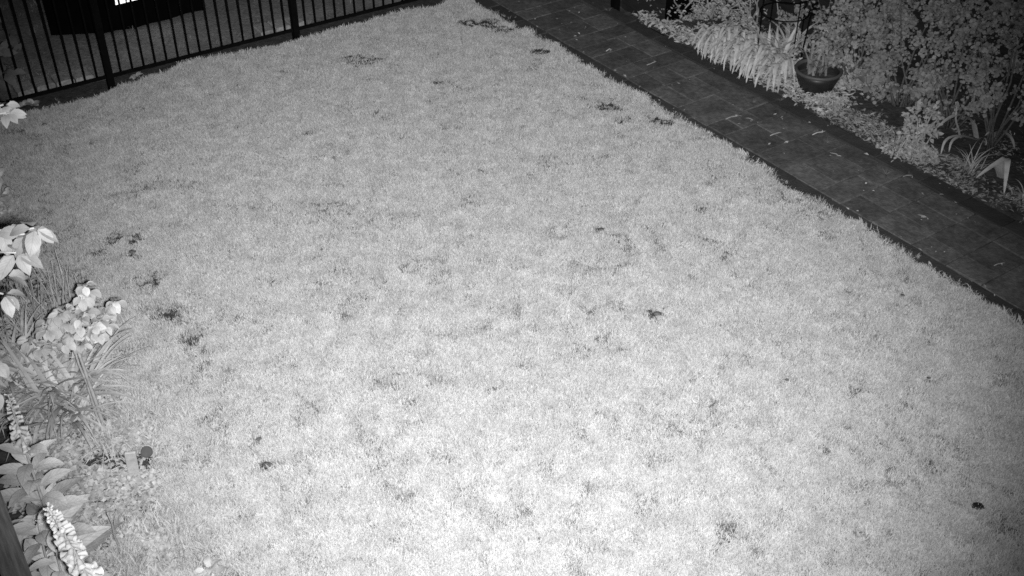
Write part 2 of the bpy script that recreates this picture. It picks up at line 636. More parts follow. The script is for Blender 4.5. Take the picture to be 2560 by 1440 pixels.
step = 0.04
gx = np.arange(-5.2, 5.0, step)
gy = np.arange(1.2, 12.0, step)
XX, YY = np.meshgrid(gx, gy)
INS = inpoly(XX, YY, LP)
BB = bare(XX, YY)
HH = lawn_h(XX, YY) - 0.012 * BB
edge = polydist(XX, YY, LP)
HH -= 0.03 * np.clip(1 - edge / 0.05, 0, 1)
idx = -np.ones(XX.shape, int)
need = np.zeros(XX.shape, bool)
cell = INS[:-1, :-1] & INS[1:, :-1] & INS[:-1, 1:] & INS[1:, 1:]
for a in (0, 1):
    for b in (0, 1):
        need[a:a + cell.shape[0], b:b + cell.shape[1]] |= cell
idx[need] = np.arange(need.sum())
V = np.stack([XX[need], YY[need], HH[need]], 1)
cj, ci = np.nonzero(cell)
Fq = np.stack([idx[cj, ci], idx[cj, ci + 1], idx[cj + 1, ci + 1], idx[cj + 1, ci]], 1)
me = bpy.data.meshes.new('lawn')
me.vertices.add(len(V))
me.vertices.foreach_set('co', V.ravel())
me.loops.add(Fq.size)
me.loops.foreach_set('vertex_index', Fq.ravel().astype(np.int32))
me.polygons.add(len(Fq))
me.polygons.foreach_set('loop_start', np.arange(0, Fq.size, 4, dtype=np.int32))
me.polygons.foreach_set('use_smooth', np.ones(len(Fq), bool))
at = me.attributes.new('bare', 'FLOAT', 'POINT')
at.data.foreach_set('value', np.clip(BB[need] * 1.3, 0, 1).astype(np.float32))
me.materials.append(M_lawn)
me.update(calc_edges=True)
tag(link('lawn', me), kind='structure')


# ------------------------------------------------------------------ grass: tufts of blades set on the lawn by geometry nodes
def tuft_mesh(name, nb, hmin, hmax, rad, wd, lean0, lean1, m, seed):
    r = random.Random(seed)
    mb = MB()
    for _ in range(nb):
        a = r.uniform(0, 6.283)
        rr = rad * math.sqrt(r.random())
        bx, by = rr * math.cos(a), rr * math.sin(a)
        da = r.uniform(0, 6.283)
        h = r.uniform(hmin, hmax)
        le = r.uniform(lean0, lean1)
        dx, dy = math.cos(da), math.sin(da)
        sx, sy = -dy * wd * r.uniform(.6, 1.2) / 2, dx * wd * r.uniform(.6, 1.2) / 2
        h1 = h * 0.55
        x1, y1, z1 = bx + dx * h1 * math.sin(le * .6), by + dy * h1 * math.sin(le * .6), h1 * math.cos(le * .6)
        l2 = min(le * 1.5, 1.75)
        x2, y2, z2 = x1 + dx * (h - h1) * math.sin(l2), y1 + dy * (h - h1) * math.sin(l2), z1 + (h - h1) * math.cos(l2)
        mb.add([(bx - sx, by - sy, -.005), (bx + sx, by + sy, -.005), (x1 + sx, y1 + sy, z1), (x1 - sx, y1 - sy, z1), (x2, y2, z2)],
               [(0, 1, 2, 3), (3, 2, 4)])
    return mb.mesh(name, m)


def scatter(name, pts, rots, scl, meshes, label, cat=None):
    c = bpy.data.collections.new(name + '_tufts')
    for m_ in meshes:
        c.objects.link(bpy.data.objects.new('tuft', m_))
    me = bpy.data.meshes.new(name)
    me.vertices.add(len(pts))
    me.vertices.foreach_set('co', pts.astype(np.float32).ravel())
    a = me.attributes.new('rot', 'FLOAT_VECTOR', 'POINT')
    a.data.foreach_set('vector', rots.astype(np.float32).ravel())
    a = me.attributes.new('scl', 'FLOAT', 'POINT')
    a.data.foreach_set('value', scl.astype(np.float32))
    me.materials.append(meshes[0].materials[0])
    o = link(name, me)
    ng = bpy.data.node_groups.new(name + '_scatter', 'GeometryNodeTree')
    ng.interface.new_socket('Geometry', in_out='INPUT', socket_type='NodeSocketGeometry')
    ng.interface.new_socket('Geometry', in_out='OUTPUT', socket_type='NodeSocketGeometry')
    gi = ng.nodes.new('NodeGroupInput')
    go = ng.nodes.new('NodeGroupOutput')
    ip = ng.nodes.new('GeometryNodeInstanceOnPoints')
    cn = ng.nodes.new('GeometryNodeCollectionInfo')
    cn.inputs['Collection'].default_value = c
    cn.inputs['Separate Children'].default_value = True
    cn.inputs['Reset Children'].default_value = True
    ip.inputs['Pick Instance'].default_value = True
    n1 = ng.nodes.new('GeometryNodeInputNamedAttribute')
    n1.data_type = 'FLOAT_VECTOR'
    n1.inputs['Name'].default_value = 'rot'
    n2 = ng.nodes.new('GeometryNodeInputNamedAttribute')
    n2.data_type = 'FLOAT'
    n2.inputs['Name'].default_value = 'scl'
    L = ng.links.new
    L(gi.outputs[0], ip.inputs['Points'])
    L(cn.outputs[0], ip.inputs['Instance'])
    L(n1.outputs[0], ip.inputs['Rotation'])
    L(n2.outputs[0], ip.inputs['Scale'])
    L(ip.outputs[0], go.inputs[0])
    md = o.modifiers.new('scatter', 'NODES')
    md.node_group = ng
    return tag(o, label, cat, kind='stuff')


NT = 150000
cand = NT * 3
px = rng.uniform(-5.0, 4.9, cand)
py = rng.uniform(1.5, 11.8, cand)
ok = inpoly(px, py, LP)
px, py = px[ok], py[ok]
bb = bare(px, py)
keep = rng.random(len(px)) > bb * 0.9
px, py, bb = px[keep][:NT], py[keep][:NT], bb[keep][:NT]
ed = polydist(px, py, LP)
pz = lawn_h(px, py) - 0.004
lumpy = fbm(px, py, 6.0, 140, 4)
sc_ = rng.uniform(0.65, 1.2, len(px)) * (1 - 0.5 * bb) * (0.75 + 0.6 * lumpy)
sc_ *= 1 + 0.45 * np.clip(1 - ed / 0.09, 0, 1)
pz -= 0.02 * np.clip(1 - ed / 0.05, 0, 1)
rot = np.stack([rng.normal(0, 0.22, len(px)), rng.normal(0, 0.22, len(px)), rng.uniform(0, 6.283, len(px))], 1)
tufts = [tuft_mesh('tuft', 24, .014, .040, .040, .0034, .35, 1.3, M_grass, 100 + i) for i in range(8)]
scatter('grass', np.stack([px, py, pz], 1), rot, sc_, tufts, 'short pale mown grass covering the lawn')

# rough grass beyond the railings
n = 1800
a = rng.uniform(-3.5, 5.2, n)
b = 0.28 + 6.0 * rng.random(n) ** 1.5
qx = F0.x + FD.x * a + FN.x * b
qy = F0.y + FD.y * a + FN.y * b
dn = fbm(qx, qy, 1.6, 200, 4)
k = rng.random(n) < np.clip((dn - 0.34) * 3.0, 0.06, 1)
qx, qy = qx[k], qy[k]
rot = np.stack([rng.normal(0, 0.2, len(qx)), rng.normal(0, 0.2, len(qx)), rng.uniform(0, 6.283, len(qx))], 1)
rt = [tuft_mesh('tuft', 18, .02, .06, .06, .006, .3, 1.3, M_grass_rough, 300 + i) for i in range(5)]
scatter('rough_grass', np.stack([qx, qy, np.full(len(qx), -0.04)], 1), rot, rng.uniform(.6, 1.3, len(qx)), rt, 'dim patchy rough grass beyond the black railings')

# long uncut grass along the bed edge, railings and path edge
strips = [([(440, 1400), (410, 1330), (330, 1360), (300, 1440)], 260, .9), ([(385, 1050), (330, 1040), (300, 1085), (380, 1090)], 160, .9),
          ([(60, 275), (270, 236), (420, 190), (640, 136), (760, 106), (960, 48)], 40, .25)]
lp, ls = [], []
for pts, cnt, s_ in strips:
    W_ = [G(*q) for q in pts]
    for _ in range(cnt):
        i = random.randrange(len(W_) - 1)
        p = W_[i].lerp(W_[i + 1], random.random())
        p = p + Vector((random.gauss(0, .1 if s_ > .5 else .05), random.gauss(0, .1 if s_ > .5 else .05), -.01))
        lp.append(p)
        ls.append(s_ * U(.6, 1.3))
for _ in range(20):
    s0_ = U(-1.0, 5.8)
    for _ in range(random.randint(2, 8)):
        p = path_pt(s0_ + random.gauss(0, .07), -0.14 + random.gauss(0, .022))
        lp.append(p)
        ls.append(U(.18, .42))
rot = np.array([(random.gauss(0, .25), random.gauss(0, .25), U(0, 6.28)) for _ in lp])
lt = [tuft_mesh('tuft', 12, .07, .17, .05, .005, .1, 1.0, M_grass, 500 + i) for i in range(5)]
scatter('long_grass', np.array([tuple(p) for p in lp]), rot, np.array(ls), lt, 'longer uncut grass along the lawn edges')

# ------------------------------------------------------------------ path of slabs with darker edging blocks
S0, S1 = -1.7, 6.6
geo = MB()
q = [path_pt(S0, -0.17, -0.05), path_pt(S1, -0.17, -0.05), path_pt(S1, 0.92, -0.05), path_pt(S0, 0.92, -0.05)]
q2 = [p + Vector((0, 0, 0.034)) for p in q]
geo.add(q + q2, [(3, 2, 1, 0), (4, 5, 6, 7), (0, 1, 5, 4), (1, 2, 6, 5), (2, 3, 7, 6), (3, 0, 4, 7)])
path = tag(link('path', geo.mesh('path', M_joint)), kind='structure')
RP = Matrix((PD, PN, Vector((0, 0, 1)))).transposed().to_4x4()


def stone(name, s0, s1, o0, o1, top, m, b=0.004):
    c = path_pt((s0 + s1) / 2, (o0 + o1) / 2, 0)
    hx, hy = (s1 - s0) / 2, (o1 - o0) / 2
    v, f = box_geo(-hx, hx, -hy, hy, -0.03, top, b)
    v = [(x + U(-.004, .004), y + U(-.004, .004), z + (U(-.002, .002) if z > 0 - .02 else 0)) for x, y, z in v]
    me = mk(name, (v, f), m)
    M = Matrix.Translation(c) @ RP @ Matrix.Rotation(U(-.008, .008), 4, 'Z') @ Matrix.Rotation(U(-.006, .006), 4, 'X')
    return link(name, me, path, M)


s = S0
while s < S1:
    dpt = random.choice([.22, .30, .30, .38])
    cuts = random.choice([[.30], [.43], [.25, .50], [.365], [.20, .53], [.47], [.22, .45]])
    cs = [0.0] + [c + U(-.015, .015) for c in cuts] + [0.73]
    for o0, o1 in zip(cs, cs[1:]):
        stone('paver', s + .0045, s + dpt - .0045, o0 + .0045, o1 - .0045, U(-.002, .004), M_paver)
    s += dpt
for o0, o1, top in ((-0.155, -0.006, .0), (0.738, 0.892, .002)):
    s = S0
    while s < S1:
        ln = U(.36, .46)
        j = U(-.012, .012)
        stone('edging_block', s + .0045, s + ln - .0045, o0 + j * .6, o1 + (j if o0 > 0 else 0), top + U(-.003, .006), M_edge)
        s += ln

# ------------------------------------------------------------------ black railings
fence = thing('metal_railing', 'long black metal railing of thin upright bars between square posts at the far lawn edge', 'railing', F0)
RF = Matrix((FD, FN, Vector((0, 0, 1)))).transposed().to_4x4()
FH = 1.12
post_me = MB()
post_me.add(*box_geo(-.03, .03, -.03, .03, -.06, FH + .06, .004))
post_me.add(*box_geo(-.036, .036, -.036, .036, FH + .061, FH + .075, .004))
post_me = post_me.mesh('post', M_black)
bar_me = mk('bar', tube_geo([(0, 0, .088), (0, 0, .5), (0, 0, FH - .03)], .0105, 8), M_black, True)
for k_ in range(-1, 5):
    link('post', post_me, fence, RF @ Matrix.Translation((PANEL * k_, 0, 0)))
L_rail = mk('bottom_rail', box_geo(.031, PANEL - .031, -.011, .011, .066, .096, .003), M_black)
T_rail = mk('top_rail', box_geo(.031, PANEL - .031, -.012, .012, FH - .03, FH, .003), M_black)
for k_ in range(-1, 4):
    link('bottom_rail', L_rail, fence, RF @ Matrix.Translation((PANEL * k_, 0, 0)))
    link('top_rail', T_rail, fence, RF @ Matrix.Translation((PANEL * k_, 0, 0)))
    for i in range(1, 17):
        link('bar', bar_me, fence, RF @ Matrix.Translation((PANEL * (k_ + i / 17.0), U(-.001, .001), 0)) @ Matrix.Rotation(U(-.006, .006), 4, 'Y'))

# pale slabs lying behind the railings
for (ua, ub, va, vb, lab) in ((48, 238, 246, 196, 'pale stone slab row behind the railing, left of the first post'), (655, 770, 92, 64, 'pale stone slab behind the railing at the right-hand post')):
    a_, b_ = G(ua, va, .0), G(ub, vb, .0)
    sA, sB = (a_ - F0).dot(FD), (b_ - F0).dot(FD)
    t = thing('stone_slab_row', lab, 'slabs', F0 + FD * sA + FN * .20)
    nn = 4 if ub - ua > 150 else 3
    wS = (sB - sA) / nn
    for i in range(nn):
        v, f = box_geo(i * wS + .006, (i + 1) * wS - .006, .02 + U(-.01, .01), .24 + U(-.02, .02), -.03, .035 + U(-.006, .006), .01)
        link('slab', mk('slab', (v, f), M_slab), t, RF)

# ------------------------------------------------------------------ black outbuilding with a lit window beyond the railings
B0, B1, B2 = G(512, 14), G(262, 78), G(126, 82)
bx = thing('outbuilding', 'unlit black outbuilding beyond the railings with one brightly lit window', 'building', B1)
fd = (B0 - B1).normalized()
fn = Vector((-fd.y, fd.x, 0))
HB = 2.6


def wallbox(name, a, b, thick, z0, z1, m, parent, org):
    d = (b - a).normalized()
    nrm = Vector((-d.y, d.x, 0))
    if nrm.y < 0:
        nrm = -nrm
    pts = [a, b, b + nrm * thick, a + nrm * thick]
    v = [(p.x - org.x, p.y - org.y, z) for z in (z0, z1) for p in pts]
    return link(name, mk(name, (v, [(3, 2, 1, 0), (4, 5, 6, 7), (0, 1, 5, 4), (1, 2, 6, 5), (2, 3, 7, 6), (3, 0, 4, 7)]), m), parent)


def bprep(u, v):
    """point of the front wall seen at (u, v)"""
    r = ray(u, v)
    o = Vector((0, 0, CAM_H))
    t = (B1 - o).dot(fn) / r.dot(fn)
    return o + r * t


wz0 = (bprep(300, 14).z)
wa = (bprep(281, 6) - B1).dot(fd)
wb = wa + 0.52
flen = (B0 - B1).length
bdir = Vector((B2.x, B2.y, 0)).normalized()
B3 = B2 + bdir * 2.4
wallbox('wall', B1, B1 + fd * wa, .12, -.06, HB, M_wall, bx, B1)
wallbox('wall', B1 + fd * wb, B0, .12, -.06, HB, M_wall, bx, B1)
wallbox('wall', B1 + fd * wa, B1 + fd * wb, .12, -.06, wz0, M_wall, bx, B1)
wallbox('wall', B1 + fd * wa, B1 + fd * wb, .12, wz0 + .7, HB, M_wall, bx, B1)
wallbox('side_wall', B2, B1 - fd * .003, .12, -.06, HB, M_wall, bx, B1)
bk = B0 + fn * 2.2
wallbox('side_wall', B0 + fn * .121, bk, -.12, -.06, HB, M_wall, bx, B1)
wallbox('back_wall', B3 + bdir * .01, bk - fd * .003, .12, -.06, HB, M_wall, bx, B1)
wallbox('side_wall', B2 + bdir * .13, B3, .12, -.06, HB, M_wall, bx, B1)
rv = [B2 - fn * .1 - fd * .1, B1 - fn * .12, B0 - fn * .1 + fd * .1, bk + fn * .15 + fd * .1, B3 + bdir * .2]
v = [(p.x - B1.x, p.y - B1.y, z) for z in (HB + .002, HB + .1) for p in rv]
link('roof', mk('roof', (v, [(4, 3, 2, 1, 0), (5, 6, 7, 8, 9)] + [(i, (i + 1) % 5, (i + 1) % 5 + 5, i + 5) for i in range(5)]), M_wall), bx)
win = MB()
RB = Matrix((fd, fn, Vector((0, 0, 1)))).transposed().to_4x4()
for x0, x1, z0, z1 in ((wa, wb, wz0, wz0 + .012), (wa, wb, wz0 + .67, wz0 + .7), (wa, wa + .03, wz0 + .03, wz0 + .67), (wb - .03, wb, wz0 + .03, wz0 + .67), (wa + .13, wa + .145, wz0 + .03, wz0 + .67)):
    win.add(*box_geo(x0, x1, .002, .05, z0, z1), RB)
win = link('window', win.mesh('window', M_wall), bx)
for x0, x1 in ((wa + .031, wa + .129), (wa + .146, wb - .031)):
    link('pane', mk('pane', box_geo(x0, x1, .008, .018, wz0 + .013, wz0 + .669), M_lit), win, RB)

# ------------------------------------------------------------------ dark timber fence behind the right bed
FO = 1.98
tf = thing('timber_fence', 'dark stained timber board fence behind the shrubs on the right', 'fence', path_pt(-1.2, FO))
fpost = mk('post', box_geo(-.05, .05, .03, .13, -.06, 1.75, .006), M_board)
SL = 1.8
for k_ in range(5):
    link('post', fpost, tf, RP @ Matrix.Translation((SL * k_, 0, 0)))
brd = mk('board', box_geo(.004, SL - .004, 0, .022, 0, .142, .003), M_board)
for k_ in range(4):
    for r_ in range(11):
        link('board', brd, tf, RP @ Matrix.Translation((SL * k_, U(-.003, .003), .03 + r_ * .15)))


# ------------------------------------------------------------------ plants
LEAFS = [mk('leaf', leaf_geo(1, U(.45, .6), U(.25, .6), U(.1, .3), 4, U(.4, .5)), M_leafhi, True) for _ in range(4)]
LEAFS_MID = [mk('leaf', leaf_geo(1, U(.58, .74), U(.2, .6), U(.1, .3), 4, U(.42, .52)), M_leaf, True) for _ in range(4)]


def whorl(parent, org, c, n, L, meshes, droop=(-.7, .3), bias=None, zup=True):
    """a rosette of leaves round a twig end c (world point)"""
    a0 = U(0, 6.28)
    for i in range(n):
        a = a0 + 6.283 * i / n * 1.62 + U(-.3, .3)
        d = Vector((math.cos(a), math.sin(a), U(*droop)))
        if bias is not None:
            d += bias
        d.normalize()
        link('leaf', random.choice(meshes), parent, frame(c - org + d * .012, d, Vector((U(-.3, .3), U(-.5, .1), 1)), U(-.4, .4), L * U(.75, 1.15)))


def bent(a, b, sag=0.0, n=5, jit=0.0):
    out = []
    for i in range(n + 1):
        t = i / n
        p = a.lerp(b, t) + Vector((0, 0, sag * 4 * t * (1 - t)))
        if 0 < i < n:
            p += Vector((U(-jit, jit), U(-jit, jit), U(-jit, jit)))
        out.append(p)
    return out


# tree reaching in from the left, its leaves nearest the lens
TB = Vector((-2.95, 3.35, -.05))
tree = thing('leafy_tree', 'pale leaved tree reaching in from the left edge, the nearest and brightest leaves', 'tree', TB)
top = Vector((-2.35, 3.3, 3.1)) - TB
link('trunk', mk('trunk', tube_geo(bent(Vector((0, 0, 0)), top, 0, 6, .03), [.05, .046, .04, .034, .028, .02, .012], 8), M_bark, True), tree)
ends = [((0, 612), (62, 585), 3.20, 7), ((10, 600), (85, 570), 3.18, 8), ((0, 640), (40, 632), 3.16, 7), ((-10, 660), (12, 690), 3.10, 4), ((-20, 600), (8, 575), 3.25, 5),
        ((-30, 720), (8, 735), 3.05, 6), ((-60, 890), (-12, 900), 2.95, 6), ((-60, 970), (-16, 972), 2.9, 4), ((-30, 300), (8, 262), 3.55, 8), ((-40, 310), (16, 282), 3.5, 6)]
for (a_, b_, Y, nl) in ends:
    A, B = P(a_[0] - 70, a_[1] + 10, Y + .08), P(b_[0], b_[1], Y)
    A0 = TB + top * min(.97, max(.5, (A.z - .1) / 3.1))
    pts = bent(A0 - TB, A - TB, .03, 3, .01) + bent(A - TB, B - TB, .01, 3, .004)[1:]
    link('branch', mk('branch', tube_geo(pts, [.012, .011, .009, .007, .006, .004, .003], 6), M_stem, True), tree)
    whorl(tree, TB, B, nl if b_[1] > 300 else 11, .085 if b_[1] > 300 else .05, LEAFS, (-.9, .2), Vector((.25, 0, -.15)))

# young shrub with a bare stem
SB = G(266, 1078)
shr = thing('young_shrub', 'young shrub on a bare leaning stem carrying a head of pale oval leaves', 'shrub', SB)
Y0 = SB.y
st_top = P(192, 868, Y0 + .02)
link('stem', mk('stem', tube_geo(bent(Vector((0, 0, -.05)), st_top - SB, 0, 5, .006), [.013, .012, .011, .010, .009, .008], 7), M_stem, True), shr)
st2 = P(183, 862, Y0 + .05)
link('stem', mk('stem', tube_geo(bent(Vector((-.03, .02, -.05)), st2 - SB, 0, 5, .006), [.010, .009, .008, .008, .007, .006], 7), M_stem, True), shr)
for (u, v, dy, nl) in ((210, 712, .0, 7), (207, 742, -.05, 7), (278, 762, -.02, 7), (262, 782, .05, 7), (250, 800, -.06, 7), (215, 780, .02, 7), (180, 785, -.03, 8), (160, 772, .1, 6),
                       (135, 790, .0, 7), (118, 800, .1, 6), (195, 815, -.1, 8), (228, 832, -.05, 8), (215, 848, .05, 7), (180, 838, -.06, 8), (150, 815, .05, 7), (205, 860, -.02, 5), (245, 835, .02, 6),
                       (90, 855, .06, 6), (72, 850, .0, 5), (140, 845, .12, 6), (240, 770, .1, 6), (190, 760, .05, 6), (170, 805, -.1, 8), (200, 795, -.12, 8), (235, 815, -.1, 7), (120, 825, -.05, 7), (150, 785, -.08, 7),
                       (105, 815, .0, 6), (160, 855, -.05, 6), (262, 815, -.04, 6), (288, 752, .02, 6), (222, 725, .03, 5), (100, 870, -.05, 6), (85, 870, .05, 6)):
    c = P(u, v, Y0 + dy)
    link('twig', mk('twig', tube_geo(bent((st_top if u > 110 else st2) - SB, c - SB, -.02, 3, .008), [.006, .005, .004, .002], 5), M_stem, True), shr)
    whorl(shr, SB, c, nl + 2, .068, LEAFS_MID, (-.8, .3))


# strap leaved clumps
STRAPS = [mk('leaf', strap_geo(1, U(.034, .05), U(.8, 1.4), U(1.3, 2.6), 8), M_strap, True) for _ in range(6)]
STRAPW = [mk('leaf', strap_geo(1, U(.07, .10), U(1.1, 1.45), U(.9, 2.2), 8), M_strap, True) for _ in range(5)]
STRAPF = [mk('leaf', strap_geo(1, U(.018, .03), U(.8, 1.4), U(1.0, 2.2), 7), M_strap, True) for _ in range(5)]


def clump(label, base, n, L, meshes, rad=.06, az=None, spread=3.14, cat='plant', name='strap_leaf_plant', group=None, sq=(.7, 1.15)):
    t = thing(name, label, cat, base, group)
    for i in range(n):
        a = (az if az is not None else 0) + U(-spread, spread)
        l = Vector((U(-rad, rad), U(-rad, rad), -.01))
        link('leaf', random.choice(meshes), t, Matrix.Translation(l) @ Matrix.Rotation(a, 4, 'Z') @ Matrix.Rotation(U(-.15, .15), 4, 'Y') @ Matrix.Rotation(U(-.2, .2), 4, 'X') @ Matrix.Scale(L * U(*sq), 4))
    return t


clump('large strap leaf clump under the young shrub, leaves arching onto the lawn', G(160, 1040), 200, .66, STRAPS, .15)
clump('strap leaf clump at the left edge behind the tall flower spike', G(45, 1010), 140, .62, STRAPS, .14)
clump('small strap leaf tuft left of the young shrub, beneath its low leaves', G(85, 930), 55, .46, STRAPS, .12)

# upright feathery plants
fe = []
for k_ in range(4):
    mb = MB()
    r = random.Random(40 + k_)
    H_ = 1.0
    mb.add(*tube_geo([(0, 0, 0), (r.uniform(-.03, .03), r.uniform(-.03, .03), .5), (r.uniform(-.1, .1), r.uniform(-.1, .1), 1)], [.010, .008, .004], 4))
    for i in range(26):
        z = .12 + .88 * i / 26
        a = i * 2.4
        d = Vector((math.cos(a), math.sin(a), .9)).normalized()
        mb.add(*leaf_geo(.16 * (1.1 - z * .5), .035, .1, .1, 1), frame((0, 0, z), d))
    fe.append(mb.mesh('stem', M_strap))
for (u, v, n_, lab) in ((150, 800, 46, 'feathery upright grassy plant at the lawn edge behind the young shrub'), (75, 800, 34, 'feathery upright grassy plant nearest the left edge'),
                        (40, 930, 26, 'lower feathery plant among the strap leaves at the left edge')):
    bs = G(u, v)
    t = thing('feathery_plant', lab, 'plant', bs)
    for i in range(n_):
        link('stem', random.choice(fe), t, Matrix.Translation((random.gauss(0, .09), random.gauss(0, .12), -.02)) @ Matrix.Rotation(U(0, 6.28), 4, 'Z') @ Matrix.Rotation(random.gauss(0, .16), 4, 'X') @ Matrix.Scale(U(.28, .46), 4))

# foxgloves
bell = lathe_geo([(.10, 0), (.22, .12), (.29, .45), (.33, .8), (.42, 1.0)], 8)
bell = ([(x, z, -y) for x, y, z in bell[0]], bell[1])       # mouth along +Y
BELL = mk('bell_flower', bell, M_petal, True)
BELL2 = mk('bell_flower', bell, M_petal2, True)
BIGL = [mk('leaf', leaf_geo(1, U(.34, .44), U(.25, .7), U(.15, .35), 6, U(.42, .5), .012), M_leaf, True) for _ in range(5)]


def foxglove(label, base, mid, tip, f0, fl, nf, leaves, Lf, r0=.012, bm=None):
    t = thing('foxglove', label, 'flower', base)
    pts = []
    for i in range(11):
        s_ = i / 10
        pts.append(base * (1 - s_) ** 2 + mid * 2 * s_ * (1 - s_) + tip * s_ ** 2 - base)
    link('stem', mk('stem', tube_geo(pts, [r0 * (1 - .75 * i / 10) for i in range(11)], 7), M_stem, True), t)

    def at_(s_):
        x = min(9.999, max(0, s_ * 10))
        i = int(x)
        return pts[i].lerp(pts[i + 1], x - i)
    for i in range(nf):
        s_ = f0 + (1 - f0) * (i / (nf - 1)) ** .92
        k2 = 1 - .72 * (i / (nf - 1))
        a = i * 2.399 + U(-.6, .6)
        d = Vector((math.cos(a), math.sin(a), -.5 + .8 * (i / nf))).normalized()
        link('bell_flower', bm or BELL, t, frame(at_(s_) + d * .006, d, Vector((0, 0, 1)), 0, fl * k2 * U(.78, 1.18)))
    for i in range(leaves):
        s_ = .02 + (f0 - .03) * (i / leaves)
        a = i * 2.399 + U(-.3, .3)
        d = Vector((math.cos(a), math.sin(a), U(.3, 1.0))).normalized()
        link('leaf', random.choice(BIGL), t, frame(at_(s_) + d * .01, d, Vector((0, 0, 1)), U(-.3, .3), Lf * (1.1 - .6 * i / leaves) * U(.85, 1.15)))
    return t


foxglove('foxglove with a slim pale spike at the far left, broad leaves below it', Vector((-2.27, 3.95, -.03)), Vector((-2.30, 3.96, .6)), P(20, 985, 3.98), .75, .040, 48, 40, .30, .012, BELL2)
foxglove('tall foxglove whose white bell spike stands nearest the lens at lower left', Vector((-1.22, 2.55, -.03)), P(235, 1475, 2.60) + Vector((0.03, 0, 0)), P(118, 1268, 2.66), .66, .046, 84, 26, .25, .014)
# leafy stems beside them
foxglove('leafy foxglove stem without flowers low at the left edge', Vector((-2.02, 3.30, -.03)), P(110, 1400, 3.3), P(95, 1300, 3.32), .97, .012, 6, 34, .23)
foxglove('leafy foxglove stem without flowers at the bottom left corner', Vector((-1.78, 3.05, -.03)), P(150, 1460, 3.05), P(140, 1372, 3.06), .97, .012, 6, 28, .20)

# low pale leaves at the bottom edge
bp = P(520, 1430, 3.95)
bb_ = Vector((bp.x, 3.95, -.03))
t = thing('bottom_edge_plant', 'slender plant with pale pointed leaves poking up at the bottom edge', 'plant', bb_)
for (u, v, n_) in ((520, 1428, 6), (498, 1442, 5), (536, 1440, 5), (525, 1418, 4)):
    c = P(u, v, 3.95 + U(-.04, .04))
    link('stem', mk('stem', tube_geo(bent(Vector((0, 0, 0)), c - bb_, 0, 3, .01), [.008, .006, .004, .003], 5), M_stem, True), t)
    whorl(t, bb_, c, n_, .062, LEAFS_MID, (-.1, .9))
bp = P(410, 1448, 3.95)
bb_ = Vector((bp.x, 3.95, -.03))
t = thing('bottom_edge_plant', 'low pale leaf rosette at the bottom edge, left of the slender plant', 'plant', bb_)
for (u, v, n_) in ((395, 1440, 6), (425, 1446, 6), (450, 1452, 5)):
    c = P(u, v, 3.95 + U(-.04, .04))
    link('stem', mk('stem', tube_geo(bent(Vector((0, 0, 0)), c - bb_, 0, 3, .01), [.008, .006, .004, .003], 5), M_stem, True), t)
    whorl(t, bb_, c, n_, .07, LEAFS_MID, (-.2, .8))

# low ground cover in the left bed
TINY = [leaf_geo(1, .7, U(.1, .5), .2, 2, .5) for _ in range(4)]


def cover(name, poly_px, n_, s0, s1, zmax, m, label, dens=1.7, cut=.40, seed=0, geos=None):
    PG = [(G(u, v).x, G(u, v).y) for u, v in poly_px]
    xs_, ys_ = [p[0] for p in PG], [p[1] for p in PG]
    x = rng.uniform(min(xs_), max(xs_), n_ * 4)
    y = rng.uniform(min(ys_), max(ys_), n_ * 4)
    k = inpoly(x, y, PG)
    x, y = x[k], y[k]
    nz_ = fbm(x, y, 5.0, 700 + seed, 4)
    k = rng.random(len(x)) < np.clip((nz_ - cut) * 5 + .35, .12, 1)
    x, y, nz_ = x[k], y[k], nz_[k]
    for (gu, gv, gru, grv) in ((285, 1050, 70, 26), (215, 1085, 24, 20), (370, 1300, 70, 32), (275, 1345, 60, 26), (345, 1165, 34, 16), (170, 1245, 26, 18), (60, 1230, 24, 24), (100, 1160, 26, 14)):
        c_ = G(gu, gv)
        ex, ey = (G(gu + gru, gv) - c_).length, (G(gu, gv - grv) - c_).length
        d_ = ((x - c_.x) / ex) ** 2 + ((y - c_.y) / ey) ** 2
        k = (d_ > 1) | (rng.random(len(x)) < .28)
        x, y, nz_ = x[k], y[k], nz_[k]
    x, y, nz_ = x[:n_], y[:n_], nz_[:n_]
    ms = []
    for i in range(len(x)):
        d = rdir(-.15, .7)
        ms.append(frame((x[i], y[i], max(0, zmax * (nz_[i] - .25) * 2 * random.random()) - .03), d, Vector((U(-.6, .6), U(-.8, .4), 1)), U(-.6, .6), U(s0, s1)))
    o = link(name, merged(name, geos or TINY, ms, m))
    return tag(o, label, None, kind='stuff')


cover('ground_cover', [(120, 1040), (300, 1000), (385, 1060), (395, 1180), (400, 1300), (440, 1440), (300, 1560), (60, 1560), (20, 1250)], 11000, .018, .042, .18, M_cover, 'low leafy ground cover filling the left bed', cut=.34)
cover('left_bed_grass', [(60, 1000), (300, 990), (390, 1060), (400, 1180), (405, 1300), (450, 1460), (300, 1560), (60, 1560), (20, 1250)], 1000, .04, .10, .12, M_strap, 'fine grass blades and weeds mixed through the left bed', cut=.40, seed=9, geos=[leaf_geo(1, U(.06, .11), U(.2, .8), .2, 2, .4) for _ in range(4)])
cover('ground_cover', [(-80, 420), (10, 430), (45, 520), (60, 640), (150, 700), (250, 860), (300, 980), (120, 1040), (-120, 1040)], 4200, .02, .045, .14, M_cover, 'low leafy weeds along the left edge of the lawn', cut=.40, seed=5)

